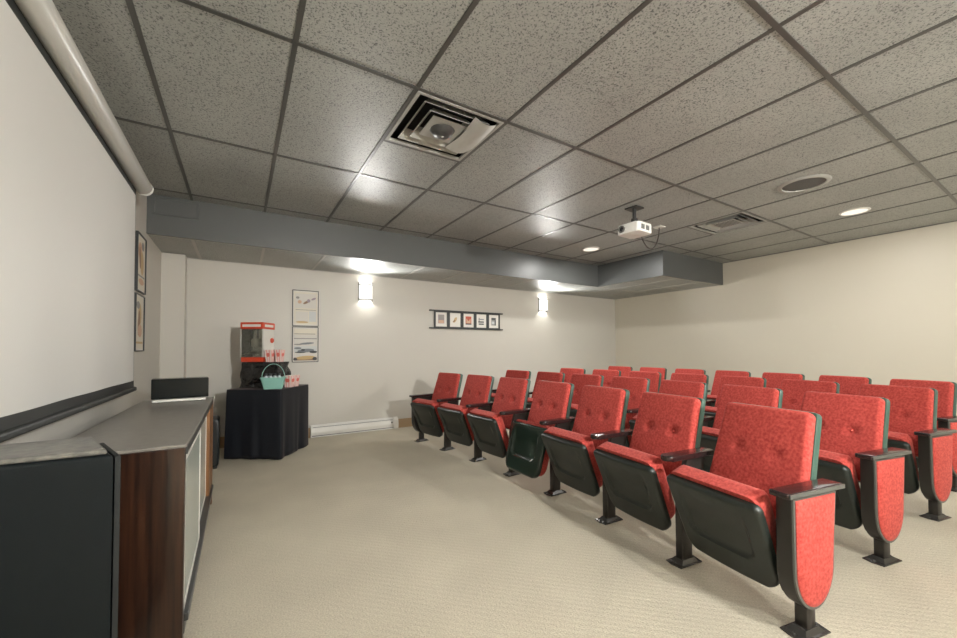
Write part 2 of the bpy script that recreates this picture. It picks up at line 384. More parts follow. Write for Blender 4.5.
MESH = {}
def build_meshes():
    def keep(key, bm, mats, smooth=40):
        o = link_mesh(key, bm, mats, None, smooth); MESH[key] = o.data; bpy.data.objects.remove(o)
    for key, th, o, mm in (('', TH, OS, 'shell'), ('_folded', radians(-15), (0.150, 0.110), 'shell_gloss')):
        mp = seat_map(th, o); Q = 0.418
        wf = wfun(.226, .238, Q, .080, .034); er = edge_round(wf, Q, .020)
        def hf(p, q):
            # recess with a rounded lower lip moulded into the pan
            d = min(.160 - abs(p), q - .130, .50)
            cr = .05
            if q - .130 < cr and abs(p) > .160 - cr:
                d = cr - hypot(abs(p) - (.160 - cr), q - (.130 + cr))
            rec = sstep(-.002, .007, d)
            bow = .012 * (1 - (p / .24) ** 2)
            return er(p, q) + bow - .015 * rec * (1 - sstep(.24, .39, q))
        bm = new(); pad(bm, wf, Q, hf, .032, mp, 60, 60); keep('seat_pan' + key, bm, M[mm])
        wc = wfun(.208, .226, .425, .09, .05); ec = edge_round(wc, .425, .035)
        mp2 = lambda p, q, r, mp=mp: mp(p, q + .014, -.030 - r)
        bm = new(); pad(bm, wc, .425, lambda p, q: .096 + 1.3 * ec(p, q) + .014 * (1 - (p / .23) ** 2) * sin(pi * q / .425), 0.001, mp2, 24, 24)
        keep('seat_cushion' + key, bm, M['fabric'], 60)
    # back rest
    Qb = 0.525
    wb = wfun(.241, .213, Qb, .05, .022); eb = edge_round(wb, Qb, .010)
    bm = new(); pad(bm, wb, Qb, lambda p, q: -.030 + eb(p, q), .062, back_map, 16, 20); keep('back_shell', bm, M['back_shell'])
    Qc = 0.510
    wc = wfun(.233, .2045, Qc, .045, .026); ec = edge_round(wc, Qc, .020)
    for key, dep in (('', .020), ('_plain', .007)):
        def hf(p, q):
            r = .006 + ec(p, q) + .010 * (1 - (p / .24) ** 2)
            for s in (-1, 1):
                d = hypot(p - s * .088, q - .285)
                r -= dep * math.exp(-(d / .026) ** 2)
                r -= dep * .35 * math.exp(-((q - .285) / .010) ** 2) * math.exp(-(d / .07) ** 2)
            return r
        bm = new(); pad(bm, wc, Qc, hf, .031, lambda p, q, r: back_map(p, q + .0075, r), 44, 44); keep('back_cushion' + key, bm, M['fabric'], 60)
    bm = new(); lathe(bm, [(.0005, .004), (.006, .003), (.008, 0), (.008, -.004)], 12); keep('tuft_button', bm, M['fabric'])
    # mid standard: foot post, upper bracket
    bm = new()
    box(bm, -.040, .036, -.024, .024, .006, .34, bev=.006)
    prism(bm, [(-.040, .30), (.036, .30), (.030, .40), (-.02, .555), (-.165, .555), (-.150, .47), (-.06, .38)], -.015, .015, lambda p, q, r: (p, r, q), bev=.003)
    box(bm, -.14, -.075, -.034, .034, .415, .455, bev=.006)                      # hinge casting that takes seat and back
    box(bm, -.02, .02, -.034, .034, .215, .26, bev=.005)
    keep('standard', bm, M['post'])
    bm = new()
    pts = [(-.082, -.047), (.082, -.047), (.092, 0), (.082, .047), (-.082, .047), (-.092, 0)]
    prism(bm, pts, 0, .007, bev=.002)
    lo = [bm.verts.new(p) for p in ((-.062, -.038, .007), (.062, -.038, .007), (.062, .038, .007), (-.062, .038, .007))]
    hi = [bm.verts.new(p) for p in ((-.042, -.026, .026), (.040, -.026, .026), (.040, .026, .026), (-.042, .026, .026))]
    for k in range(4): bm.faces.new((lo[k], lo[(k + 1) % 4], hi[(k + 1) % 4], hi[k]))
    bm.faces.new(hi); bm.faces.new(lo[::-1])
    keep('base_plate', bm, M['plate'])
    bm = new(); lathe(bm, [(.009, 0), (.009, .004), (.006, .008), (.0005, .009)], 8); keep('bolt', bm, M['plate'])
    bm = new()
    prism(bm, rrect(-.222, .142, -.036, .036, (.012, .026, .026, .012), 5), .562, .590, bev=.008, seg=3)
    keep('armrest', bm, M['arm'])
    # end standard
    bm = new(); box(bm, -.048, .010, -.024, .024, .006, .15, bev=.006); keep('end_post', bm, M['post'])
    def tongue(i):
        pts = [(.108 - i, .564 - i * .5), (-.172 + i, .564 - i * .5), (-.150 + i, .31)]
        c, rx, rz = -.0205, .1285 - i, .176 - i
        for k in range(1, 18):
            t = pi + pi * k / 18
            pts.append((c + rx * cos(t), .285 + rz * sin(t)))
        pts.append((.108 - i, .31))
        return pts
    bm = new(); prism(bm, tongue(0), -.026, .033, lambda p, q, r: (p, r, q), bev=.006, seg=3); keep('end_panel', bm, M['post'])
    # edge strip around upholstered face, and the upholstery, both on +Y
    bm = new()
    a = tongue(.000); b = tongue(.013)
    va = [bm.verts.new((p, .034, q)) for p, q in a]; vb = [bm.verts.new((p, .034, q)) for p, q in b]
    va2 = [bm.verts.new((p, .040, q)) for p, q in tongue(.002)]; vb2 = [bm.verts.new((p, .040, q)) for p, q in b]
    n = len(a)
    for k in range(n):
        l = (k + 1) % n
        for x, y in ((va, va2), (va2, vb2), (vb2, vb), (vb, va)): bm.faces.new((x[k], x[l], y[l], y[k]))
    keep('edge_strip', bm, M['trim'], 30)
    bm = new()
    rings = []
    for i, h in ((.0135, .034), (.0135, .042), (.020, .0465), (.034, .0490), (.06, .0505)):
        rings.append([bm.verts.new((p, h, q)) for p, q in tongue(i)])
    for x, y in zip(rings, rings[1:]):
        for k in range(n): bm.faces.new((x[k], x[(k + 1) % n], y[(k + 1) % n], y[k]))
    bm.faces.new(rings[-1]); bm.faces.new(rings[0][::-1])
    keep('side_upholstery', bm, M['fabric'], 50)
    bm = new()
    prism(bm, rrect(-.222, .140, -.034, .044, (.010, .010, .010, .010), 4), .566, .590, bev=.006, seg=3); keep('end_armrest', bm, M['arm'])
    bm = new()
    prism(bm, rrect(-.220, .137, .0435, .0495, .0025, 2), .571, .588, bev=.002); keep('arm_trim', bm, M['trim'])
build_meshes()

def part(name, key, parent, loc=None, rot=None):
    o = bpy.data.objects.new(name, MESH[key]); COL.objects.link(o); o.parent = parent
    if loc: o.location = loc
    if rot: o.rotation_euler = rot
    return o
def base(parent, y, x=0.0):
    b = part('base_plate', 'base_plate', parent, (x, y, 0))
    for s in (-1, 1): part('bolt', 'bolt', b, (s * .073, 0, .007))
def theatre_seat(label, loc, rz, near_end=False, far_end=False, folded=False, plain=False):
    t = thing('theatre_seat', label, 'theatre seat', loc, rz, 'red folding theatre seats')
    k = '_folded' if folded else ''
    part('seat_pan', 'seat_pan' + k, t); part('seat_cushion', 'seat_cushion' + k, t)
    part('back_shell', 'back_shell', t)
    c = part('back_cushion', 'back_cushion' + ('_plain' if plain else ''), t)
    if not plain:
        for s in (-1, 1):
            part('tuft_button', 'tuft_button', c, back_map(s * .088, .2925, .004), (0, radians(90) - BT, 0))
    half = .2815
    if near_end:
        part('end_post', 'end_post', t, (0, half, 0)); base(t, half, -.018)
        e = part('end_panel', 'end_panel', t, (0, half, 0))
        part('edge_strip', 'edge_strip', e); s = part('side_upholstery', 'side_upholstery', e); s['label'] = 'red plush facing of the end panel'
        a = part('armrest', 'end_armrest', t, (0, half, 0)); part('edge_trim', 'arm_trim', a)
    else:
        part('standard', 'standard', t, (0, half, 0)); base(t, half); part('armrest', 'armrest', t, (0, half, 0))
    if far_end:
        e = part('end_panel', 'end_panel', t, (0, -half, 0))
        part('end_post', 'end_post', t, (0, -half, 0)); base(t, -half, -.018)
        e2 = part('edge_strip', 'edge_strip', e, None, (0, 0, 0)); e2.scale = (1, -1, 1)
        s2 = part('side_upholstery', 'side_upholstery', e); s2.scale = (1, -1, 1); s2['label'] = 'red plush facing of the end panel'
        a = part('armrest', 'end_armrest', t, (0, -half, 0)); a.scale = (1, -1, 1)
    return t

CX, CY, RR = -7.08681, 0.67536, 9.06124                    # the gentle arc every row follows
TH0 = atan2(-1.285 - CY, 1.765 - CX); TH1 = atan2(2.659 - CY, 1.76 - CX)
ROWS = ((0, .01, -.001), (1.052, .155, -.018), (2.10, .055, -.010), (3.16, .598, -.067))
ROWNAME = ('front row', 'second row', 'third row', 'back row')
ORD = ('', 'second', 'third', 'fourth', 'fifth', 'sixth', '')
for r, (dx, dy, rot) in enumerate(ROWS):
    for k in range(7):
        th = TH0 + (TH1 - TH0) * (k + .5) / 7 + rot
        x, y = CX + dx + RR * cos(th), CY + dy + RR * sin(th)
        rz = atan2(-sin(th), -cos(th))
        row = ROWNAME[r]
        if k == 0: lab = 'red theatre seat at the near end of the %s, with red side panel' % row
        elif k == 6: lab = 'red theatre seat at the far end of the %s, nearest the wall with sconces' % row
        elif r == 0 and k == 3: lab = 'red theatre seat mid front row with its glossy green seat pan folded fully down'
        else: lab = 'red theatre seat in the %s, %s from its near end' % (row, ORD[k])
        theatre_seat(lab, (x, y, 0), rz, k == 0, k == 6, r == 0 and k == 3, plain=(r == 0 and k in (0,)))

# ------------------------------------------------------------------ projection screen
t = thing('projection_screen', 'white pull-down projection screen with long pale casing on the left wall', 'projection screen', (XL, 0, 0))
Y0, Y1 = -.75, 1.80
bm = new()
NS = 40
z0, z1 = .945, 2.335
def sx(y, z): return .070 + .0035 * sin(y * 9) * (z1 - z) / 1.4 + .008 * ((z1 - z) / 1.4) ** 2 * ((y - .5) / 1.3) ** 2
def sheet(bm, ya, yb, za, zb, off=0, mi=0, ny=40, nz=14):
    F = [[bm.verts.new((sx(ya + (yb - ya) * i / ny, za + (zb - za) * j / nz) + off, ya + (yb - ya) * i / ny, za + (zb - za) * j / nz)) for i in range(ny + 1)] for j in range(nz + 1)]
    B = [[bm.verts.new(v.co + Vector((-.001, 0, 0))) for v in row] for row in F]
    for j in range(nz):
        for i in range(ny):
            bm.faces.new((F[j][i], F[j][i + 1], F[j + 1][i + 1], F[j + 1][i])).material_index = mi
            bm.faces.new((B[j + 1][i], B[j + 1][i + 1], B[j][i + 1], B[j][i])).material_index = mi
sheet(bm, Y0 + .018, Y1 - .018, z0, z1 - .022); link_mesh('fabric', bm, M['screen'], t, 60)
bm = new(); sheet(bm, Y0, Y1, .893, 2.36, -.0015)
link_mesh('border', bm, M['black_edge'], t, 60)
bm = new(); prism(bm, rrect(.060, .092, .868, .898, .010, 4), Y0 - .02, Y1 + .008, lambda p, q, r: (p, r, q), bev=.003); link_mesh('weight_bar', bm, M['black_edge'], t, 40)
bm = new()
prism(bm, [(.103 + .052 * cos(2 * pi * k / 24), 2.400 + .052 * sin(2 * pi * k / 24)) for k in range(24)], Y0 - .14, 1.85, lambda p, q, r: (p, r, q), bev=.004)
link_mesh('casing', bm, M['casing'], t, 40)
for ya, yb in ((1.85, 1.872), (Y0 - .162, Y0 - .14)):
    bm = new()
    prism(bm, [(.103 + .056 * cos(2 * pi * k / 24), 2.400 + .056 * sin(2 * pi * k / 24)) for k in range(24)], ya, yb, lambda p, q, r: (p, r, q), bev=.004)
    link_mesh('end_cap', bm, M['white_metal'], t, 40)
for y in (-.5, .5, 1.5, 1.82):
    bm = new(); box(bm, .001, .075, y - .015, y + .015, 2.405, 2.455)
    link_mesh('wall_bracket', bm, M['white_metal'], t)

# ------------------------------------------------------------------ framed prints
def framed(name, label, cat, loc, rz, w, h, art, group=None, fr=.009, depth=.02, glass=False):
    """local: x along the wall, z up, front faces -y"""
    t = thing(name, label, cat, loc, rz, group)
    bm = new()
    for a in ((-w / 2, w / 2, h - fr, h), (-w / 2, w / 2, 0, fr), (-w / 2, -w / 2 + fr, fr, h - fr), (w / 2 - fr, w / 2, fr, h - fr)):
        box(bm, a[0], a[1], -depth, 0, a[2], a[3], bev=.002)
    link_mesh('frame', bm, M['frame_black'], t)
    art_mesh('print', w - 2 * fr, h - 2 * fr, art, t, (0, -.008, fr))
    return t
def art_mesh(name, w, h, art, parent, loc):
    """a sheet with shapes printed on it: ('r',x0,x1,z0,z1,ink) / ('e',x,z,rx,rz,ink,rot) in 0..1"""
    bm = new(); mats = [M['paper']]; lay = 0
    box(bm, -w / 2, w / 2, -.002, 0, 0, h)
    for a in art:
        lay += 1
        ink = a[5]
        if INK[ink] not in mats: mats.append(INK[ink])
        mi = mats.index(INK[ink]); y = -.002 - .00012 * lay
        if a[0] == 'r': pts = [(a[1], a[3]), (a[2], a[3]), (a[2], a[4]), (a[1], a[4])]
        else:
            ro = a[6] if len(a) > 6 else 0
            pts = [(a[1] + a[3] * cos(k * pi / 10) * cos(ro) - a[4] * sin(k * pi / 10) * sin(ro), a[2] + a[3] * cos(k * pi / 10) * sin(ro) + a[4] * sin(k * pi / 10) * cos(ro)) for k in range(20)]
        vs = [bm.verts.new(((min(1, max(0, p)) - .5) * w, y, min(1, max(0, q)) * h)) for p, q in pts]
        try:
            f = bm.faces.new(vs); f.material_index = mi
        except ValueError: pass
    me_o = bpy.data.objects.new(name, bpy.data.meshes.new(name)); COL.objects.link(me_o)
    bm.to_mesh(me_o.data); bm.free()
    for m in mats: me_o.data.materials.append(m)
    me_o.parent = parent; me_o.location = loc
    return me_o
artA = [('r', .04, .96, .04, .96, 'cream'), ('r', .08, .92, .50, .92, 'pale'), ('e', .18, .80, .07, .035, 'grey'), ('e', .54, .68, .15, .035, 'brown', .35), ('e', .62, .72, .07, .05, 'mauve'),
        ('e', .82, .78, .10, .03, 'mauve', .3), ('e', .26, .68, .08, .05, 'peach'), ('r', .10, .92, .445, .46, 'grey'), ('r', .10, .60, .10, .40, 'pale'), ('r', .64, .92, .12, .42, 'sky'), ('e', .36, .10, .25, .03, 'tan')]
artB = [('r', .02, .98, .02, .98, 'pale'), ('r', .04, .96, .78, .96, 'cream'), ('r', .04, .96, .66, .685, 'grey'), ('r', .06, .90, .80, .82, 'grey'), ('e', .55, .53, .30, .03, 'slate', .06), ('e', .22, .50, .18, .02, 'grey'),
        ('r', .04, .96, .27, .45, 'sky'), ('e', .20, .39, .15, .03, 'slate'), ('e', .52, .32, .34, .055, 'slate', .05), ('e', .82, .28, .16, .035, 'dgrey'), ('e', .40, .34, .08, .03, 'dgrey'), ('e', .30, .27, .22, .02, 'dgrey'),
        ('r', .04, .96, .03, .12, 'brown'), ('e', .5, .11, .40, .055, 'sand', .04), ('e', .10, .07, .08, .04, 'dgrey'), ('e', .88, .08, .09, .05, 'dgrey')]
artC = [('r', .03, .97, .03, .97, 'cream'), ('e', .40, .72, .22, .16, 'peach'), ('e', .62, .52, .20, .22, 'tan', .4), ('e', .38, .60, .10, .20, 'brown', .3), ('r', .06, .94, .26, .29, 'grey'), ('e', .55, .18, .3, .06, 'peach'), ('e', .7, .84, .14, .08, 'grey')]
artD = [('r', .03, .97, .03, .97, 'cream'), ('e', .55, .66, .20, .20, 'tan', .5), ('e', .45, .50, .12, .24, 'brown', -.3), ('e', .58, .36, .24, .12, 'peach'), ('r', .06, .94, .12, .16, 'tan'), ('e', .35, .82, .2, .07, 'grey')]
G = 'thin black framed prints'
framed('framed_print', 'upper pale framed print with small dark figures on wall beside popcorn machine', 'picture', (.533, YF, 1.480), 0, .322, .478, artA, G)
framed('framed_print', 'lower framed print of grey clouds over brown sand beside popcorn machine', 'picture', (.533, YF, 1.005), 0, .322, .468, artB, G)
framed('framed_print', 'upper framed print on left wall just past the projection screen', 'picture', (XL, 2.36, 1.660), radians(90), .34, .49, artC, G)
framed('framed_print', 'lower framed print on left wall just past the projection screen', 'picture', (XL, 2.33, 1.158), radians(90), .34, .48, artD, G)

t = thing('photo_frame_strip', 'long black wall frame holding five small matted pictures between the sconces', 'picture', (3.022, YF, 1.497))
link_mesh('rail', bx(-.70, .70, -.034, 0, .278, .300, bev=.003), M['frame_black'], t)
link_mesh('rail', bx(-.70, .70, -.034, 0, 0, .022, bev=.003), M['frame_black'], t)
five = ([('r', .22, .78, .22, .84, 'mauve'), ('r', .26, .74, .45, .82, 'grey'), ('r', .26, .74, .24, .45, 'peach')],
        [('e', .5, .5, .24, .10, 'gold', .9), ('e', .55, .58, .12, .10, 'tan'), ('e', .40, .42, .14, .06, 'brown', .6)],
        [('r', .22, .78, .20, .80, 'red'), ('r', .30, .70, .30, .62, 'peach'), ('r', .22, .78, .20, .28, 'dgrey'), ('e', .5, .6, .12, .12, 'red')],
        [('r', .22, .76, .58, .66, 'slate'), ('r', .20, .76, .38, .48, 'dgrey'), ('r', .24, .76, .22, .32, 'dgrey'), ('r', .24, .34, .48, .74, 'grey')],
        [('r', .26, .74, .20, .78, 'grey'), ('r', .28, .72, .62, .78, 'dgrey'), ('r', .62, .74, .20, .62, 'dgrey'), ('r', .32, .58, .30, .50, 'sky')])
for i, a in enumerate(five):
    xc = -.62 + .128 + i * .252
    bm = new(); w = .252
    for q in ((-w / 2, -w / 2 + .026, .022, .278), (w / 2 - .026, w / 2, .022, .278), (-w / 2 + .026, w / 2 - .026, .022, .036), (-w / 2 + .026, w / 2 - .026, .264, .278)):
        box(bm, q[0], q[1], -.026, 0, q[2], q[3], bev=.002)
    f = link_mesh('frame', bm, M['frame_black'], t, None, (xc, 0, 0))
    art_mesh('picture', .200, .228, a, f, (0, -.010, .036))

# ------------------------------------------------------------------ wall sconces
def sconce(label, x, ywall, rz):
    t = thing('wall_sconce', label, 'wall light', (x, ywall, 1.862), rz, 'half-round wall sconces')
    R = .095
    link_mesh('back_plate', bx(-.085, .085, -.012, 0, .02, .255, bev=.003), M['brushed'], t)
    bm = new()                                                     # half-round glass, open above and below
    n = 20
    for rr in (R, R - .004):
        a = [bm.verts.new((rr * cos(pi + pi * k / n), -.004 + rr * .98 * sin(pi + pi * k / n), .018)) for k in range(n + 1)]
        b = [bm.verts.new((v.co.x, v.co.y, .255)) for v in a]
        for k in range(n): bm.faces.new((a[k], a[k + 1], b[k + 1], b[k]))
    link_mesh('glass_shade', bm, M['lamp_glass'], t, 60)
    for z in (.018, .228):
        bm = new()
        a = [(R + .004) * 1.0, R - .006]
        rings = []
        for rr, zz in ((a[0], z), (a[0], z + .012), (a[1], z + .012), (a[1], z)):
            rings.append([bm.verts.new((rr * cos(pi + pi * k / n), -.004 + rr * .98 * sin(pi + pi * k / n), zz)) for k in range(n + 1)])
        for i in range(4):
            for k in range(n): bm.faces.new((rings[i][k], rings[i][k + 1], rings[(i + 1) % 4][k + 1], rings[(i + 1) % 4][k]))
        link_mesh('band', bm, M['brushed'], t, 40)
    for s in (-1, 1): link_mesh('side_bar', bx(s * R - .006, s * R + .006, -.016, 0, 0, .275, bev=.002), M['brushed'], t)
    bm = new(); lathe(bm, [(.0005, .135), (.016, .138), (.024, .150), (.024, .168), (.016, .185), (.012, .20), (.0005, .205)], 14, (0, -.048, 0)); link_mesh('bulb', bm, M['bulb'], t, 60)
    bm = new(); box(bm, -.012, .012, -.055, 0, .198, .222, bev=.003); link_mesh('socket', bm, M['brushed'], t)
    return t
P_FRONT, P_FILL = 3.2, 42
P_BACK_FILL = (270, 110)  # strengths of the fill spots added at the rear sconces
SC = [('half-round wall sconce on the far wall, left of the strip of five pictures', 1.325, YF, 0, P_FRONT),
      ('half-round wall sconce on the far wall, right of the strip of five pictures', 4.66, YF, 0, P_FRONT),
      ('half-round wall sconce on the wall behind the camera, screen side', 1.325, YN, pi, 250),
      ('half-round wall sconce on the wall behind the camera, back row side', 4.66, YN, pi, 70),
      ('added unseen half-round fill sconce on the screen wall, behind the camera', -3.3, XL, pi / 2, 110)]  # unseen sconce added as fill for seat fronts and right wall
WARM = (1.0, 0.985, 0.95)
def lamp(name, kind, loc, power, rot=(0, 0, 0), size=.03, spot=None):
    d = bpy.data.lights.new(name, kind); d.energy = power; d.color = WARM
    if kind in ('POINT', 'SPOT'): d.shadow_soft_size = size
    if kind == 'SPOT': d.spot_size = spot; d.spot_blend = .6
    if kind == 'AREA': d.shape = 'DISK'; d.size = size
    o = bpy.data.objects.new(name, d); COL.objects.link(o); o.location = loc; o.rotation_euler = rot
    return o
for lab, x, yw, rz, p in SC:
    s = -1 if rz == 0 else 1
    pos = (yw, x) if rz == pi / 2 else (x, yw)
    sconce(lab, pos[0], pos[1], rz)
    for nm, z in (('lamp_up', .232), ('lamp_down', .115)):
        q = (yw + .048, x) if rz == pi / 2 else (x, yw + s * .048)
        lamp(nm, 'POINT', (*q, 1.862 + z), p * (.5 if p > 20 else .12 if z > .2 else .60), size=.015)
    if rz == pi:  # spot added in front of the shade as fill for the far end
        lamp('fill_spot', 'SPOT', (x, yw + .105, 2.0), P_BACK_FILL[x > 3], (radians(97), 0, 0), .06, radians(92))
    elif rz == pi / 2:  # another added fill spot, aimed across the seats
        lamp('fill_spot', 'SPOT', (yw + .105, x, 2.0), 95, (radians(95), 0, -pi / 2), .06, radians(100))
    elif yw > 0:                                           # fill spot added outside the glass to brighten ceiling and room
        lamp('fill_spot', 'SPOT', (x, yw - .105, 1.96), P_FILL, (radians(102), 0, pi), .14, radians(125))

# ------------------------------------------------------------------ recessed lights, ceiling speaker, diffusers
def downlight(label, x, y, power):
    t = thing('recessed_ceiling_light', label, 'ceiling light', (x, y, H), 0, 'round recessed ceiling lights')
    bm = new(); lathe(bm, [(.104, -.002), (.104, -.010), (.118, -.008), (.124, 0), (.122, .004), (.104, .004)], 32); link_mesh('trim_ring', bm, M['white_metal'], t, 50)
    bm = new(); lathe(bm, [(.0005, -.006), (.105, -.006), (.105, -.002), (.0005, -.002)], 32); link_mesh('lens', bm, M['downlight'], t, 30)
    lamp('downlight_lamp', 'AREA', (x, y, H - .014), power, size=.15)
P_DOWN = 26
downlight('round white recessed light in the ceiling beside the soffit, beyond the projector', 4.08, 1.90, 12)
downlight('round white recessed light in the ceiling above the back row, past the speaker grille', 5.30, -.60, 7)
downlight('added unseen recessed fill light in the ceiling behind the camera, screen side', 1.53, -3.0, 24)  # unseen ceiling light, added to brighten the near floor
downlight('added unseen recessed fill light in the ceiling behind the camera, back row side', 5.30, -3.0, 7)  # second unseen ceiling light, also added as fill

t = thing('ceiling_speaker', 'round grey ceiling speaker grille between air diffuser and recessed light', 'speaker', (3.99, -.60, H))
bm = new(); lathe(bm, [(.150, -.003), (.152, -.012), (.178, -.010), (.186, 0), (.184, .004), (.150, .004)], 40); link_mesh('ring', bm, M['diffuser_metal'], t, 50)
bm = new(); lathe(bm, [(.0005, -.009), (.08, -.008), (.151, -.004), (.151, .0), (.0005, .0)], 40); link_mesh('grille', bm, mat('speaker_grille', (0.10, 0.10, 0.095), 0.6, 0.4, bump=(600, .6, .002)), t, 40)

def square_ring(bm, a, b, za, zb):                     # sloping square collar from half-size a at za to b at zb
    lo = [bm.verts.new((s * a, u * a, za)) for s, u in ((-1, -1), (1, -1), (1, 1), (-1, 1))]
    hi = [bm.verts.new((s * b, u * b, zb)) for s, u in ((-1, -1), (1, -1), (1, 1), (-1, 1))]
    for v in lo[:]: pass
    lo2 = [bm.verts.new(v.co + Vector((0, 0, .003))) for v in lo]; hi2 = [bm.verts.new(v.co + Vector((0, 0, .003))) for v in hi]
    for k in range(4):
        l = (k + 1) % 4
        for x, y in ((lo, hi), (hi, hi2), (hi2, lo2), (lo2, lo)): bm.faces.new((x[k], x[l], y[l], y[k]))
def diffuser(label, x, y, torn):
    t = thing('air_diffuser', label, 'air vent', (x, y, H), 0, 'square ceiling air diffusers')
    bm = new()
    h = .293
    for a in ((-h, h, -h, -h + .022), (-h, h, h - .022, h), (-h, -h + .022, -h + .022, h - .022), (h - .022, h, -h + .022, h - .022)):
        box(bm, *a, -.006, .012, bev=.002)
    link_mesh('frame', bm, M['diffuser_metal'], t)
    link_mesh('duct', bx(-h, h, -h, h, .085, .09), M['dark_void'], t)
    bm = new(); square_ring(bm, .225, .18, -.004, .05); link_mesh('louver', bm, M['diffuser_metal'], t)
    bm = new(); square_ring(bm, .165, .115, -.006, .05); link_mesh('louver', bm, M['diffuser_metal'], t)
    link_mesh('centre_plate', bx(-.118, .118, -.118, .118, .0, .006, bev=.002), M['diffuser_metal'], t)
    if torn:
        bm = new()
        lathe(bm, [(.0005, -.040), (.035, -.037), (.062, -.026), (.078, -.004), (.082, .0)], 28)
        link_mesh('recess_dome', bm, mat('recess_shade', (0.05, 0.05, 0.05), 0.35, 0.5), t, 60)  # dome coloured dark to imitate the shade inside a recess
        bm = new(); lathe(bm, [(.0005, -.045), (.008, -.043), (.010, -.032)], 12); link_mesh('screw', bm, M['alu'], t, 60)
        bm = new()                                       # curled sheet pushed over one side to deflect the air
        R1 = []
        for i in range(13):
            v = i / 12; row = []
            for j in range(9):
                u = j / 8
                row.append(bm.verts.new((.10 + .155 * u + .02 * sin(v * 3), -.26 + .42 * v, -.012 - .030 * sin(pi * u) * (.35 + .65 * (1 - v)) + .004 * sin(9 * v + 4 * u))))
            R1.append(row)
        R2 = [[bm.verts.new(w.co + Vector((0, 0, .002))) for w in row] for row in R1]
        for i in range(12):
            for j in range(8):
                bm.faces.new((R1[i][j], R1[i][j + 1], R1[i + 1][j + 1], R1[i + 1][j])); bm.faces.new((R2[i + 1][j], R2[i + 1][j + 1], R2[i][j + 1], R2[i][j]))
        link_mesh('deflector', bm, M['deflector'], t, 60)
    else:
        bm = new()
        for k in range(-4, 5): box(bm, -.10, .10, k * .024 - .004, k * .024 + .004, -.005, 0)
        link_mesh('slat', bm, M['slot'], t)
diffuser('square ceiling air diffuser with round shaded recess and curled sheet, near the projection screen', 1.5 * T, .5 * T, True)
diffuser('square ceiling air diffuser between the projector and the round speaker grille', 7.5 * T, .5 * T, False)

# ------------------------------------------------------------------ projector
PX, PY, PZ = 3.22, .545, 2.375
t = thing('projector', 'white video projector hanging from the ceiling on a short mount', 'projector', (PX, PY, PZ), radians(3))
bm = new(); prism(bm, rrect(-.125, .125, -.120, .120, .028, 5), -.045, .050, bev=.014, seg=3); link_mesh('body', bm, M['proj'], t, 40)
bm = new()
lathe(bm, [(.036, 0), (.036, .012), (.030, .016), (.026, .008)], 24)
bmesh.ops.rotate(bm, verts=bm.verts, cent=(0, 0, 0), matrix=Matrix.Rotation(radians(-90), 3, 'Y'))
ln = link_mesh('lens_ring', bm, M['slot'], t, 40, (-.124, .062, .005))
bm = new(); lathe(bm, [(.0005, .012), (.016, .010), (.027, .004), (.027, 0)], 24)
bmesh.ops.rotate(bm, verts=bm.verts, cent=(0, 0, 0), matrix=Matrix.Rotation(radians(-90), 3, 'Y'))
link_mesh('lens', bm, M['lens'], ln, 60)
for xc in (-.045, .035):
    bm = new()
    for k in range(6): box(bm, xc - .027 + k * .010, xc - .022 + k * .010, -.1225, -.119, -.022, .026)
    link_mesh('vent', bm, M['slot'], t)
bm = new(); box(bm, -.085, .085, -.02, .02, .050, .062, bev=.002); box(bm, -.02, .02, -.085, .085, .052, .064, bev=.002)
mt = link_mesh('mount', bm, M['dark_metal'], t)
bm = new(); tube(bm, [(0, 0, .06), (0, 0, H - PZ - .004)], .018, 12); lathe(bm, [(.0005, .085), (.032, .085), (.036, .10), (.032, .118), (.0005, .118)], 16); link_mesh('pole', bm, M['dark_metal'], mt, 40)
bm = new(); prism(bm, rrect(-.07, .07, -.07, .07, .01, 3), H - PZ - .012, H - PZ, bev=.003); link_mesh('ceiling_plate', bm, M['dark_metal'], mt)
def bez(p, n=14):
    p = [Vector(q) for q in p]; out = []
    for i in range(n + 1):
        u = i / n
        q = p[:]
        while len(q) > 1: q = [a.lerp(b, u) for a, b in zip(q, q[1:])]
        out.append(q[0])
    return out
t = thing('projector_cable', 'dark cable looping from projector to its white ceiling plate', 'cable', (4.0, .78, H))
bm = new(); tube(bm, bez([(-.640, -.20, -.225), (-.56, -.18, -.33), (-.32, -.1, -.44), (-.02, 0, -.25), (0, 0, -.012)]), .007, 8); link_mesh('cord', bm, M['cable'], t, 60)
link_mesh('ceiling_outlet', bx(-.05, .05, -.05, .05, -.012, 0, bev=.003), M['white_metal'], t)

# ------------------------------------------------------------------ media console and what stands on it
CA = radians(-.6)
KX0, KX1, KY0, KY1, KH = -.795, -.382, -.11, 1.665, .805
t = thing('media_console', 'long low wooden media console with taupe top below the projection screen', 'cabinet', (0, 0, 0))
link_mesh('top', bx(KX0, KX1 + .006, KY0 + .001, KY1 + .004, KH - .012, KH, bev=.003), M['counter'], t)
link_mesh('side_panel', bx(KX0, KX1, KY0, KY0 + .035, 0, KH - .012, bev=.002), M['wood'], t)
link_mesh('side_panel', bx(KX0, KX1 + .004, KY1 - .05, KY1, 0, KH - .012, bev=.002), M['oak'], t)
link_mesh('back_panel', bx(KX0, KX0 + .015, KY0 + .035, KY1 - .05, .06, KH - .012), M['wood'], t)
link_mesh('bottom_panel', bx(KX0 + .015, KX1 - .02, KY0 + .035, KY1 - .05, .10, .13), M['wood'], t)
link_mesh('stile', bx(KX1 - .03, KX1 + .002, KY1 - .32, KY1 - .05, .13, KH - .028, bev=.002), M['oak'], t)
bm = new(); box(bm, KX1 - .05, KX1 + .014, KY0 + .035, KY1 - .05, .120, .150, bev=.003); box(bm, KX1 - .05, KX1 + .002, KY0 + .035, KY1 - .05, .075, .120)
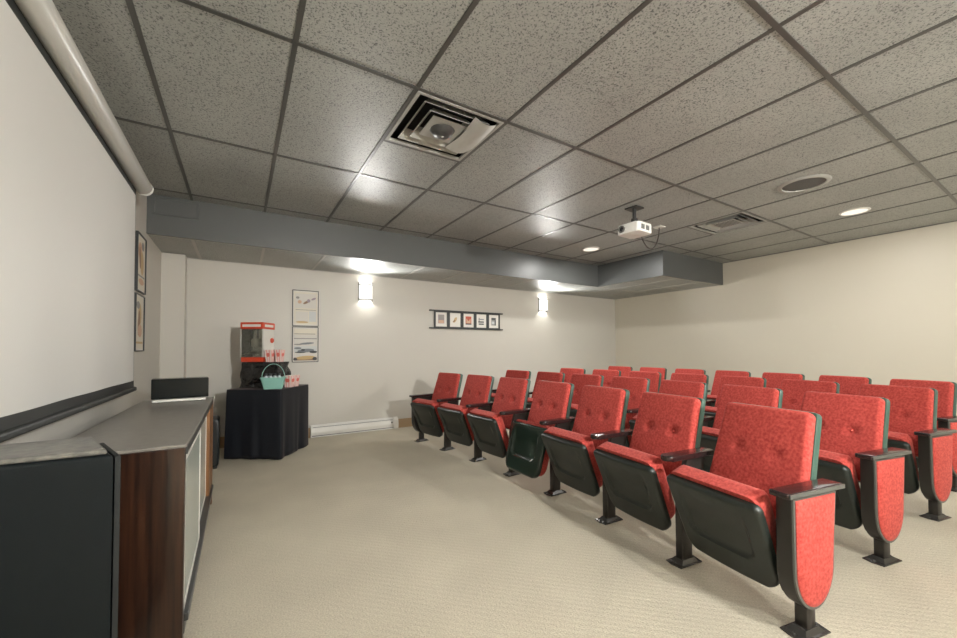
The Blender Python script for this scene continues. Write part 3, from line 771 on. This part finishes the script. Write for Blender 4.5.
link_mesh('track', bm, M['dark_metal'], t)
bm = new(); box(bm, KX1 - .05, KX1 + .004, KY0 + .035, KY1 - .05, KH - .045, KH - .012); link_mesh('track', bm, M['dark_metal'], t)
mid = .62
for ya, yb, off in ((KY0 + .037, mid + .02, 0), (mid - .02, KY1 - .322, -.016)):
    x1 = KX1 - .002 + off
    d = link_mesh('sliding_door', bx(x1 - .010, x1 - .002, ya + .03, yb - .03, .165, KH - .075), M['glass_door'], t)
    bm = new()
    for q in ((ya, ya + .03, .135, KH - .045), (yb - .03, yb, .135, KH - .045), (ya + .03, yb - .03, .150, .175), (ya + .03, yb - .03, KH - .075, KH - .045)):
        box(bm, x1 - .012, x1, q[0], q[1], q[2], q[3])
    link_mesh('door_frame', bm, M['white_metal'], d)
bm = new(); link_mesh('shelf', bx(KX0 + .015, KX1 - .04, KY0 + .035, KY1 - .05, .44, .46), M['wood'], t)

t = thing('media_player', 'flat white slab player lying under the black centre speaker', 'electronics', (-.565, 1.530, KH), radians(6))
link_mesh('case', bx(-.155, .145, -.085, .085, .004, .020, bev=.003), M['white_metal'], t)
bm = new()
for sx_, sy_ in ((-1, -1), (1, -1), (1, 1), (-1, 1)): lathe(bm, [(.008, 0), (.008, .005)], 8, (sx_ * .12, sy_ * .065, 0))
link_mesh('foot', bm, M['dark_metal'], t)
t = thing('centre_speaker', 'glossy black centre speaker standing on the white slab on the console', 'speaker', (-.565, 1.555, KH + .020), radians(6))
link_mesh('cabinet', bx(-.165, .160, -.055, .075, 0, .140, bev=.005), M['gloss_black'], t)
link_mesh('grille', bx(-.160, .155, -.061, -.055, .006, .134, bev=.002), M['gloss_black'], t)

# ------------------------------------------------------------------ floor speakers
t = thing('floor_speaker', 'large black floor speaker in the near left corner beside the console', 'speaker', (-.70, -.42, 0))
bm = new(); prism(bm, [(-.235, -.125), (.205, -.135), (.112, .128), (-.235, .112)], .03, .884, bev=.012, seg=3); link_mesh('cabinet', bm, M['speaker'], t, 40)
bm = new(); prism(bm, [(-.225, -.116), (.190, -.125), (.104, .118), (-.225, .103)], .883, .898, bev=.006, seg=3); link_mesh('top', bm, M['speaker_top'], t, 40)
bm = new()
prism(bm, [(.206, -.120), (.216, -.112), (.132, .118), (.121, .114)], .05, .875, bev=.004); link_mesh('grille', bm, M['grille'], t, 40)
bm = new()
for q in ((-.2, -.09), (.15, -.10), (.08, .09), (-.2, .08)): lathe(bm, [(.02, 0), (.022, .032)], 12, (q[0], q[1], 0))
link_mesh('foot', bm, M['dark_metal'], t)
t = thing('floor_speaker', 'small black floor speaker between the console and the black clothed table', 'speaker', (-.485, 2.78, 0))
bm = new(); prism(bm, rrect(-.13, .11, .02, .49, (.03, .03, .03, .03), 5), -.13, .13, lambda p, q, r: (p, r, q), bev=.010, seg=3); link_mesh('cabinet', bm, M['speaker'], t, 40)
bm = new(); prism(bm, rrect(-.115, .095, .04, .47, .02, 4), -.137, -.128, lambda p, q, r: (p, r, q), bev=.003); link_mesh('grille', bm, M['grille'], t, 40)
bm = new()
for q in ((-.1, -.1), (.08, -.1), (.08, .1), (-.1, .1)): lathe(bm, [(.018, 0), (.02, .025)], 10, (q[0], q[1], 0))
link_mesh('foot', bm, M['dark_metal'], t)

# ------------------------------------------------------------------ snack table
TC = (.095, 3.085); TR = radians(-34.0)
TW, TD, TZ = .300, .315, .742
# cloth: square drape with folds growing towards the hem
bm = new()
NP = 120
def outline(k):
    per = rrect(-TW, TW, -TD, TD, .022, 6)
    return per
per = outline(0)
pts = []
tot = 0; L_ = []
for i in range(len(per)):
    a = Vector((*per[i], 0)); b = Vector((*per[(i + 1) % len(per)], 0)); L_.append((tot, (b - a).length, a, b)); tot += (b - a).length
for k in range(NP):
    s = tot * k / NP
    for st, ln_, a, b in L_:
        if st <= s < st + ln_ + 1e-9: pts.append((a.lerp(b, (s - st) / ln_ if ln_ else 0), s)); break
rows = []
NZ = 16
for j in range(NZ + 1):
    v = j / NZ; z = TZ - v * (TZ - .012); row = []
    for p, s in pts:
        n = p.normalized()
        ph = s / tot * 2 * pi
        fold = .016 * v ** 1.2 * (sin(ph * 9 + .7) + .6 * sin(ph * 15 + 2 + v) + .35 * sin(ph * 23 + 1.2)) + .002 * v
        corner = .012 * v * max(0, (abs(p.x) / TW + abs(p.y) / TD) - 1.55) / .45
        q = p + n * (fold * .6 + corner)
        row.append(bm.verts.new((q.x, q.y, z if j else TZ)))
    rows.append(row)
for a, b in zip(rows, rows[1:]):
    for k in range(NP): bm.faces.new((a[k], b[k], b[(k + 1) % NP], a[(k + 1) % NP]))
bm.faces.new(rows[0])
o = link_mesh('tablecloth', bm, M['cloth'], None, 50, (*TC, 0), TR)
md = o.modifiers.new('thick', 'SOLIDIFY'); md.thickness = .003; md.offset = 1
tag(o, 'black cloth draped to the floor over the snack table', 'tablecloth')

def at_table(x, y, z): # table-local to world
    return (TC[0] + x * cos(TR) - y * sin(TR), TC[1] + x * sin(TR) + y * cos(TR), z)
TT = TZ + .0035
# box wrapped in a black bag
bm = new()
NB = 9
box(bm, -.205, .205, -.125, .125, 0, .285)
bmesh.ops.subdivide_edges(bm, edges=bm.edges[:], cuts=NB, use_grid_fill=True)
for v in bm.verts:
    p = v.co
    k = 1 + .10 * (1 - p.z / .285)
    p.x *= k; p.y *= k
    if p.z > .001:
        a = .010 * (sin(p.x * 48 + p.z * 31) + sin(p.y * 57 - p.z * 40 + 1) + sin((p.x + p.y) * 80 + 2.3) * .6)
        if p.z < .284: n = Vector((p.x, p.y, 0)).normalized(); p.x += n.x * a; p.y += n.y * a
        else: p.z -= abs(a) * .12
o = link_mesh('bagged_box', bm, M['bag'], None, 60, at_table(-.060, .018, TT), TR)
tag(o, 'box wrapped in a shiny black plastic bag on the snack table', 'box')
BT_Z = TT + .2855
# popcorn machine
t = thing('popcorn_machine', 'red and glass tabletop popcorn machine on the black bagged box', 'popcorn machine', at_table(-.140, -.018, BT_Z), TR)
w, d = .125, .112
link_mesh('base', bx(-w, w, -d, d, .002, .056, bev=.005), M['red_gloss'], t)
link_mesh('canopy', bx(-w - .006, w + .006, -d - .006, d + .006, .372, .448, bev=.006), M['red_gloss'], t)
bm = new()
box(bm, -w + .02, w - .02, -d - .0075, -d - .006, .396, .424); box(bm, w + .006, w + .0075, -d + .03, d - .03, .396, .424)
link_mesh('sign', bm, M['paper'], t)
for s, u in ((-1, -1), (1, -1), (1, 1), (-1, 1)): link_mesh('post', bx(s * w - .006, s * w + .006, u * d - .006, u * d + .006, .056, .372), M['steel'], t)
for q in ((-w + .006, w - .006, -d - .002, -d + .001), (-w + .006, w - .006, d - .001, d + .002), (-w - .002, -w + .001, -d + .006, d - .006), (w - .001, w + .002, -d + .006, d - .006)):
    link_mesh('pane' if q[0] < w - .005 else 'side_panel', bx(*q, .056, .372), M['pane' if q[0] < w - .005 else 'white_metal'], t)
bm = new(); lathe(bm, [(.0005, .17), (.058, .17), (.066, .18), (.066, .25), (.058, .265), (.0005, .265)], 20); ke = link_mesh('kettle', bm, M['steel'], t, 40)
bm = new(); tube(bm, [(0, 0, .265), (0, 0, .372)], .008, 8); tube(bm, [(-.05, 0, .225), (-.10, 0, .225)], .007, 8); tube(bm, [(.05, 0, .235), (.11, 0, .235)], .007, 8); link_mesh('kettle_arm', bm, M['dark_metal'], ke, 40)
bm = new(); lathe(bm, [(.0005, .0), (.028, .0), (.030, .008), (.022, .018), (.0005, .02)], 18)
bmesh.ops.rotate(bm, verts=bm.verts, cent=(0, 0, 0), matrix=Matrix.Rotation(radians(90), 3, 'Y'))
link_mesh('knob', bm, M['red_gloss'], t, 40, (w + .003, .055, .245))
bm = new()
bmesh.ops.create_grid(bm, x_segments=14, y_segments=14, size=1)
for v in bm.verts:
    x, y = v.co.x, v.co.y; v.co.x = x * (w - .008); v.co.y = y * (d - .008)
    v.co.z = .060 + .075 * (1 - .4 * x * x - .3 * y * y) * (.8 + .2 * sin(x * 7) * cos(y * 6)) + random.uniform(-.006, .006)
pc = link_mesh('popcorn', bm, M['popcorn'], t, 60); pc['kind'] = 'stuff'

# popcorn tubs
def tub(label, loc, rz, h, r0, r1, printm, group):
    t = thing('popcorn_tub', label, 'cup', loc, rz, group)
    bm = new(); n = 4
    nst = 5
    ring0 = []; ring1 = []
    for k in range(4):
        a, b = ((-1, -1), (1, -1), (1, 1), (-1, 1))[k], ((1, -1), (1, 1), (-1, 1), (-1, -1))[k]
        for i in range(nst):
            u = i / nst
            ring0.append(((a[0] + (b[0] - a[0]) * u) * r0, (a[1] + (b[1] - a[1]) * u) * r0))
            ring1.append(((a[0] + (b[0] - a[0]) * u) * r1, (a[1] + (b[1] - a[1]) * u) * r1))
    lv = [bm.verts.new((*p, .001)) for p in ring0]; hv = [bm.verts.new((*p, h + (.004 * sin(i * 2.5)))) for i, p in enumerate(ring1)]
    li = [bm.verts.new((p[0] * .95, p[1] * .95, .004)) for p in ring0]; hi = [bm.verts.new((p[0] * .95, p[1] * .95, v.co.z)) for p, v in zip(ring1, hv)]
    m = len(lv)
    for k in range(m):
        l = (k + 1) % m
        bm.faces.new((lv[k], lv[l], hv[l], hv[k])).material_index = k % 2
        bm.faces.new((li[l], li[k], hi[k], hi[l])).material_index = 0
        bm.faces.new((hv[k], hv[l], hi[l], hi[k])).material_index = 0
    bm.faces.new(lv[::-1]); bm.faces.new(li)
    link_mesh('tub', bm, [M['cup_white'], printm], t)
    for face in range(4):                               # red printed oval on each face
        bm = new()
        pts = []
        for i in range(14):
            aa = 2 * pi * i / 14
            zz = h * .60 + h * .17 * sin(aa); xx = r0 * .78 * cos(aa)
            yy = -(r0 + (r1 - r0) * zz / h) - .0012
            c, s_ = cos(face * pi / 2), sin(face * pi / 2)
            pts.append((xx * c - yy * s_, xx * s_ + yy * c, zz))
        bm.faces.new([bm.verts.new(p) for p in pts])
        link_mesh('emblem', bm, M['cup_red'], t)
TG = 'striped popcorn tubs'
tub('left red and white popcorn tub of three in front of the popcorn machine', at_table(.042, -.085, BT_Z), TR, .135, .027, .040, M['cup_pink'], TG)
tub('middle red and white popcorn tub of three in front of the popcorn machine', at_table(.044, .010, BT_Z), TR, .138, .027, .040, M['cup_pink'], TG)
tub('right red and white popcorn tub of three in front of the popcorn machine', at_table(.128, -.035, BT_Z), TR, .138, .027, .040, M['cup_pink'], TG)
tub('pink popcorn tub on the tablecloth, next to the teal basket', at_table(.247, -.045, TT), TR, .130, .034, .046, M['cup_pink'], TG)
tub('pink popcorn tub on the tablecloth, nearest the right corner of the table', at_table(.250, .055, TT), TR, .130, .034, .046, M['cup_pink'], TG)

# teal basket with bottles
BL = at_table(.178, -.245, TT)
t = thing('basket', 'teal plastic basket with arched handle on the snack table corner', 'basket', BL, radians(-10))
bm = new()
ra, rb = rrect(-.088, .088, -.060, .060, .018, 4), rrect(-.115, .115, -.078, .078, .022, 4)
va = [bm.verts.new((*p, .002)) for p in ra]; vb = [bm.verts.new((*p, .125)) for p in rb]
vc = [bm.verts.new((p[0] * .96, p[1] * .95, .125)) for p in rb]; vd = [bm.verts.new((p[0] * .96, p[1] * .95, .008)) for p in ra]
ve = [bm.verts.new((p[0] * 1.05, p[1] * 1.06, .127)) for p in rb]; vf = [bm.verts.new((p[0] * 1.05, p[1] * 1.06, .113)) for p in rb]; vg = [bm.verts.new((*p, .113)) for p in rb]
n = len(va)
for k in range(n):
    l = (k + 1) % n
    for x, y in ((va, vg), (vg, vf), (vf, ve), (ve, vc), (vc, vd)): bm.faces.new((x[k], x[l], y[l], y[k]))
bm.verts.ensure_lookup_table()
for v in vb: bm.verts.remove(v)
bm.faces.new(va[::-1]); bm.faces.new(vd)
link_mesh('tub', bm, M['teal'], t, 40)
bm = new()
R1 = []
for k in range(17):
    a = pi * k / 16
    x, z = -.108 * cos(a), .118 + .150 * sin(a)
    R1.append([bm.verts.new((x + dx_ * cos(a) * -1, dy_, z + dx_ * sin(a))) for dx_, dy_ in ((0, -.011), (.005, -.011), (.005, .011), (0, .011))])
for a, b in zip(R1, R1[1:]):
    for k in range(4): bm.faces.new((a[k], a[(k + 1) % 4], b[(k + 1) % 4], b[k]))
bm.faces.new(R1[0][::-1]); bm.faces.new(R1[-1])
link_mesh('handle', bm, M['teal'], t, 50)
bpos = [(-.066, -.025), (-.022, -.032), (.024, -.026), (.060, -.022), (-.044, .026), (.004, .024), (.05, .028)]
proto = None
names = ['leftmost', 'second from left', 'third from left', 'rightmost']
for i, (bx_, by_) in enumerate(bpos):
    c, s_ = cos(radians(-10)), sin(radians(-10))
    loc = (BL[0] + bx_ * c - by_ * s_, BL[1] + bx_ * s_ + by_ * c, BL[2] + .0085)
    lab = ('small pale bottle with black cap in the teal basket, front row, ' + names[i]) if i < 4 else 'small pale bottle with black cap at the back of the teal basket, ' + ('left', 'middle', 'right')[i - 4]
    if proto is None:
        b = thing('bottle', lab, 'bottle', loc, 0, 'bottles in the teal basket'); proto = b
        bm = new(); lathe(bm, [(.0005, 0), (.018, 0), (.019, .004), (.019, .105), (.016, .122), (.010, .132), (.010, .138), (.0005, .138)], 14); link_mesh('body', bm, M['bottle'], b, 40)
        bm = new(); lathe(bm, [(.0005, .136), (.0125, .136), (.0125, .158), (.010, .161), (.0005, .161)], 14); link_mesh('cap', bm, M['cap'], b, 40)
    else:
        b = proto.copy(); COL.objects.link(b); b.location = loc; b['label'] = lab
        for ch in list(proto.children):
            q = ch.copy(); COL.objects.link(q); q.parent = b

# ------------------------------------------------------------------ baseboard heater
t = thing('baseboard_heater', 'long white electric baseboard heater along the far wall beside the snack table', 'heater', (1.2, YF, 0))
bm = new(); prism(bm, [(0, .006), (-.060, .006), (-.060, .020), (-.052, .024), (-.066, .075), (-.060, .125), (-.020, .165), (0, .165)], -.59, .53, lambda p, q, r: (r, p, q), bev=.002); link_mesh('body', bm, M['white_metal'], t)
link_mesh('slot', bx(-.585, .525, -.0625, -.055, .021, .030), M['slot'], t)
link_mesh('outlet_grille', bx(-.575, .515, -.053, -.025, .1345, .1400), M['slot'], t)
for xa, xb in ((.53, .60), (-.60, -.59)):
    bm = new(); prism(bm, [(0, .004), (-.068, .004), (-.072, .075), (-.066, .130), (-.022, .169), (0, .169)], xa, xb, lambda p, q, r: (r, p, q), bev=.002)
    link_mesh('end_cap', bm, M['white_metal'], t)
bm = new(); lathe(bm, [(.0005, .0), (.014, 0), (.012, .012), (.0005, .012)], 12)
bmesh.ops.rotate(bm, verts=bm.verts, cent=(0, 0, 0), matrix=Matrix.Rotation(radians(90), 3, 'X')); link_mesh('thermostat_knob', bm, M['slot'], t, 40, (.50, -.064, .10))

# ------------------------------------------------------------------ world and view
w = bpy.data.worlds.new('world'); S.world = w; w.use_nodes = True
w.node_tree.nodes['Background'].inputs[0].default_value = (0, 0, 0, 1)
S.view_settings.view_transform = 'Standard'; S.view_settings.look = 'None'
S.view_settings.exposure = 1.47; S.view_settings.gamma = 1.0
try: S.view_settings.use_curve_mapping = False
except Exception: pass
S.cycles.max_bounces = 12; S.cycles.diffuse_bounces = 8; S.cycles.glossy_bounces = 4; S.cycles.transparent_max_bounces = 8
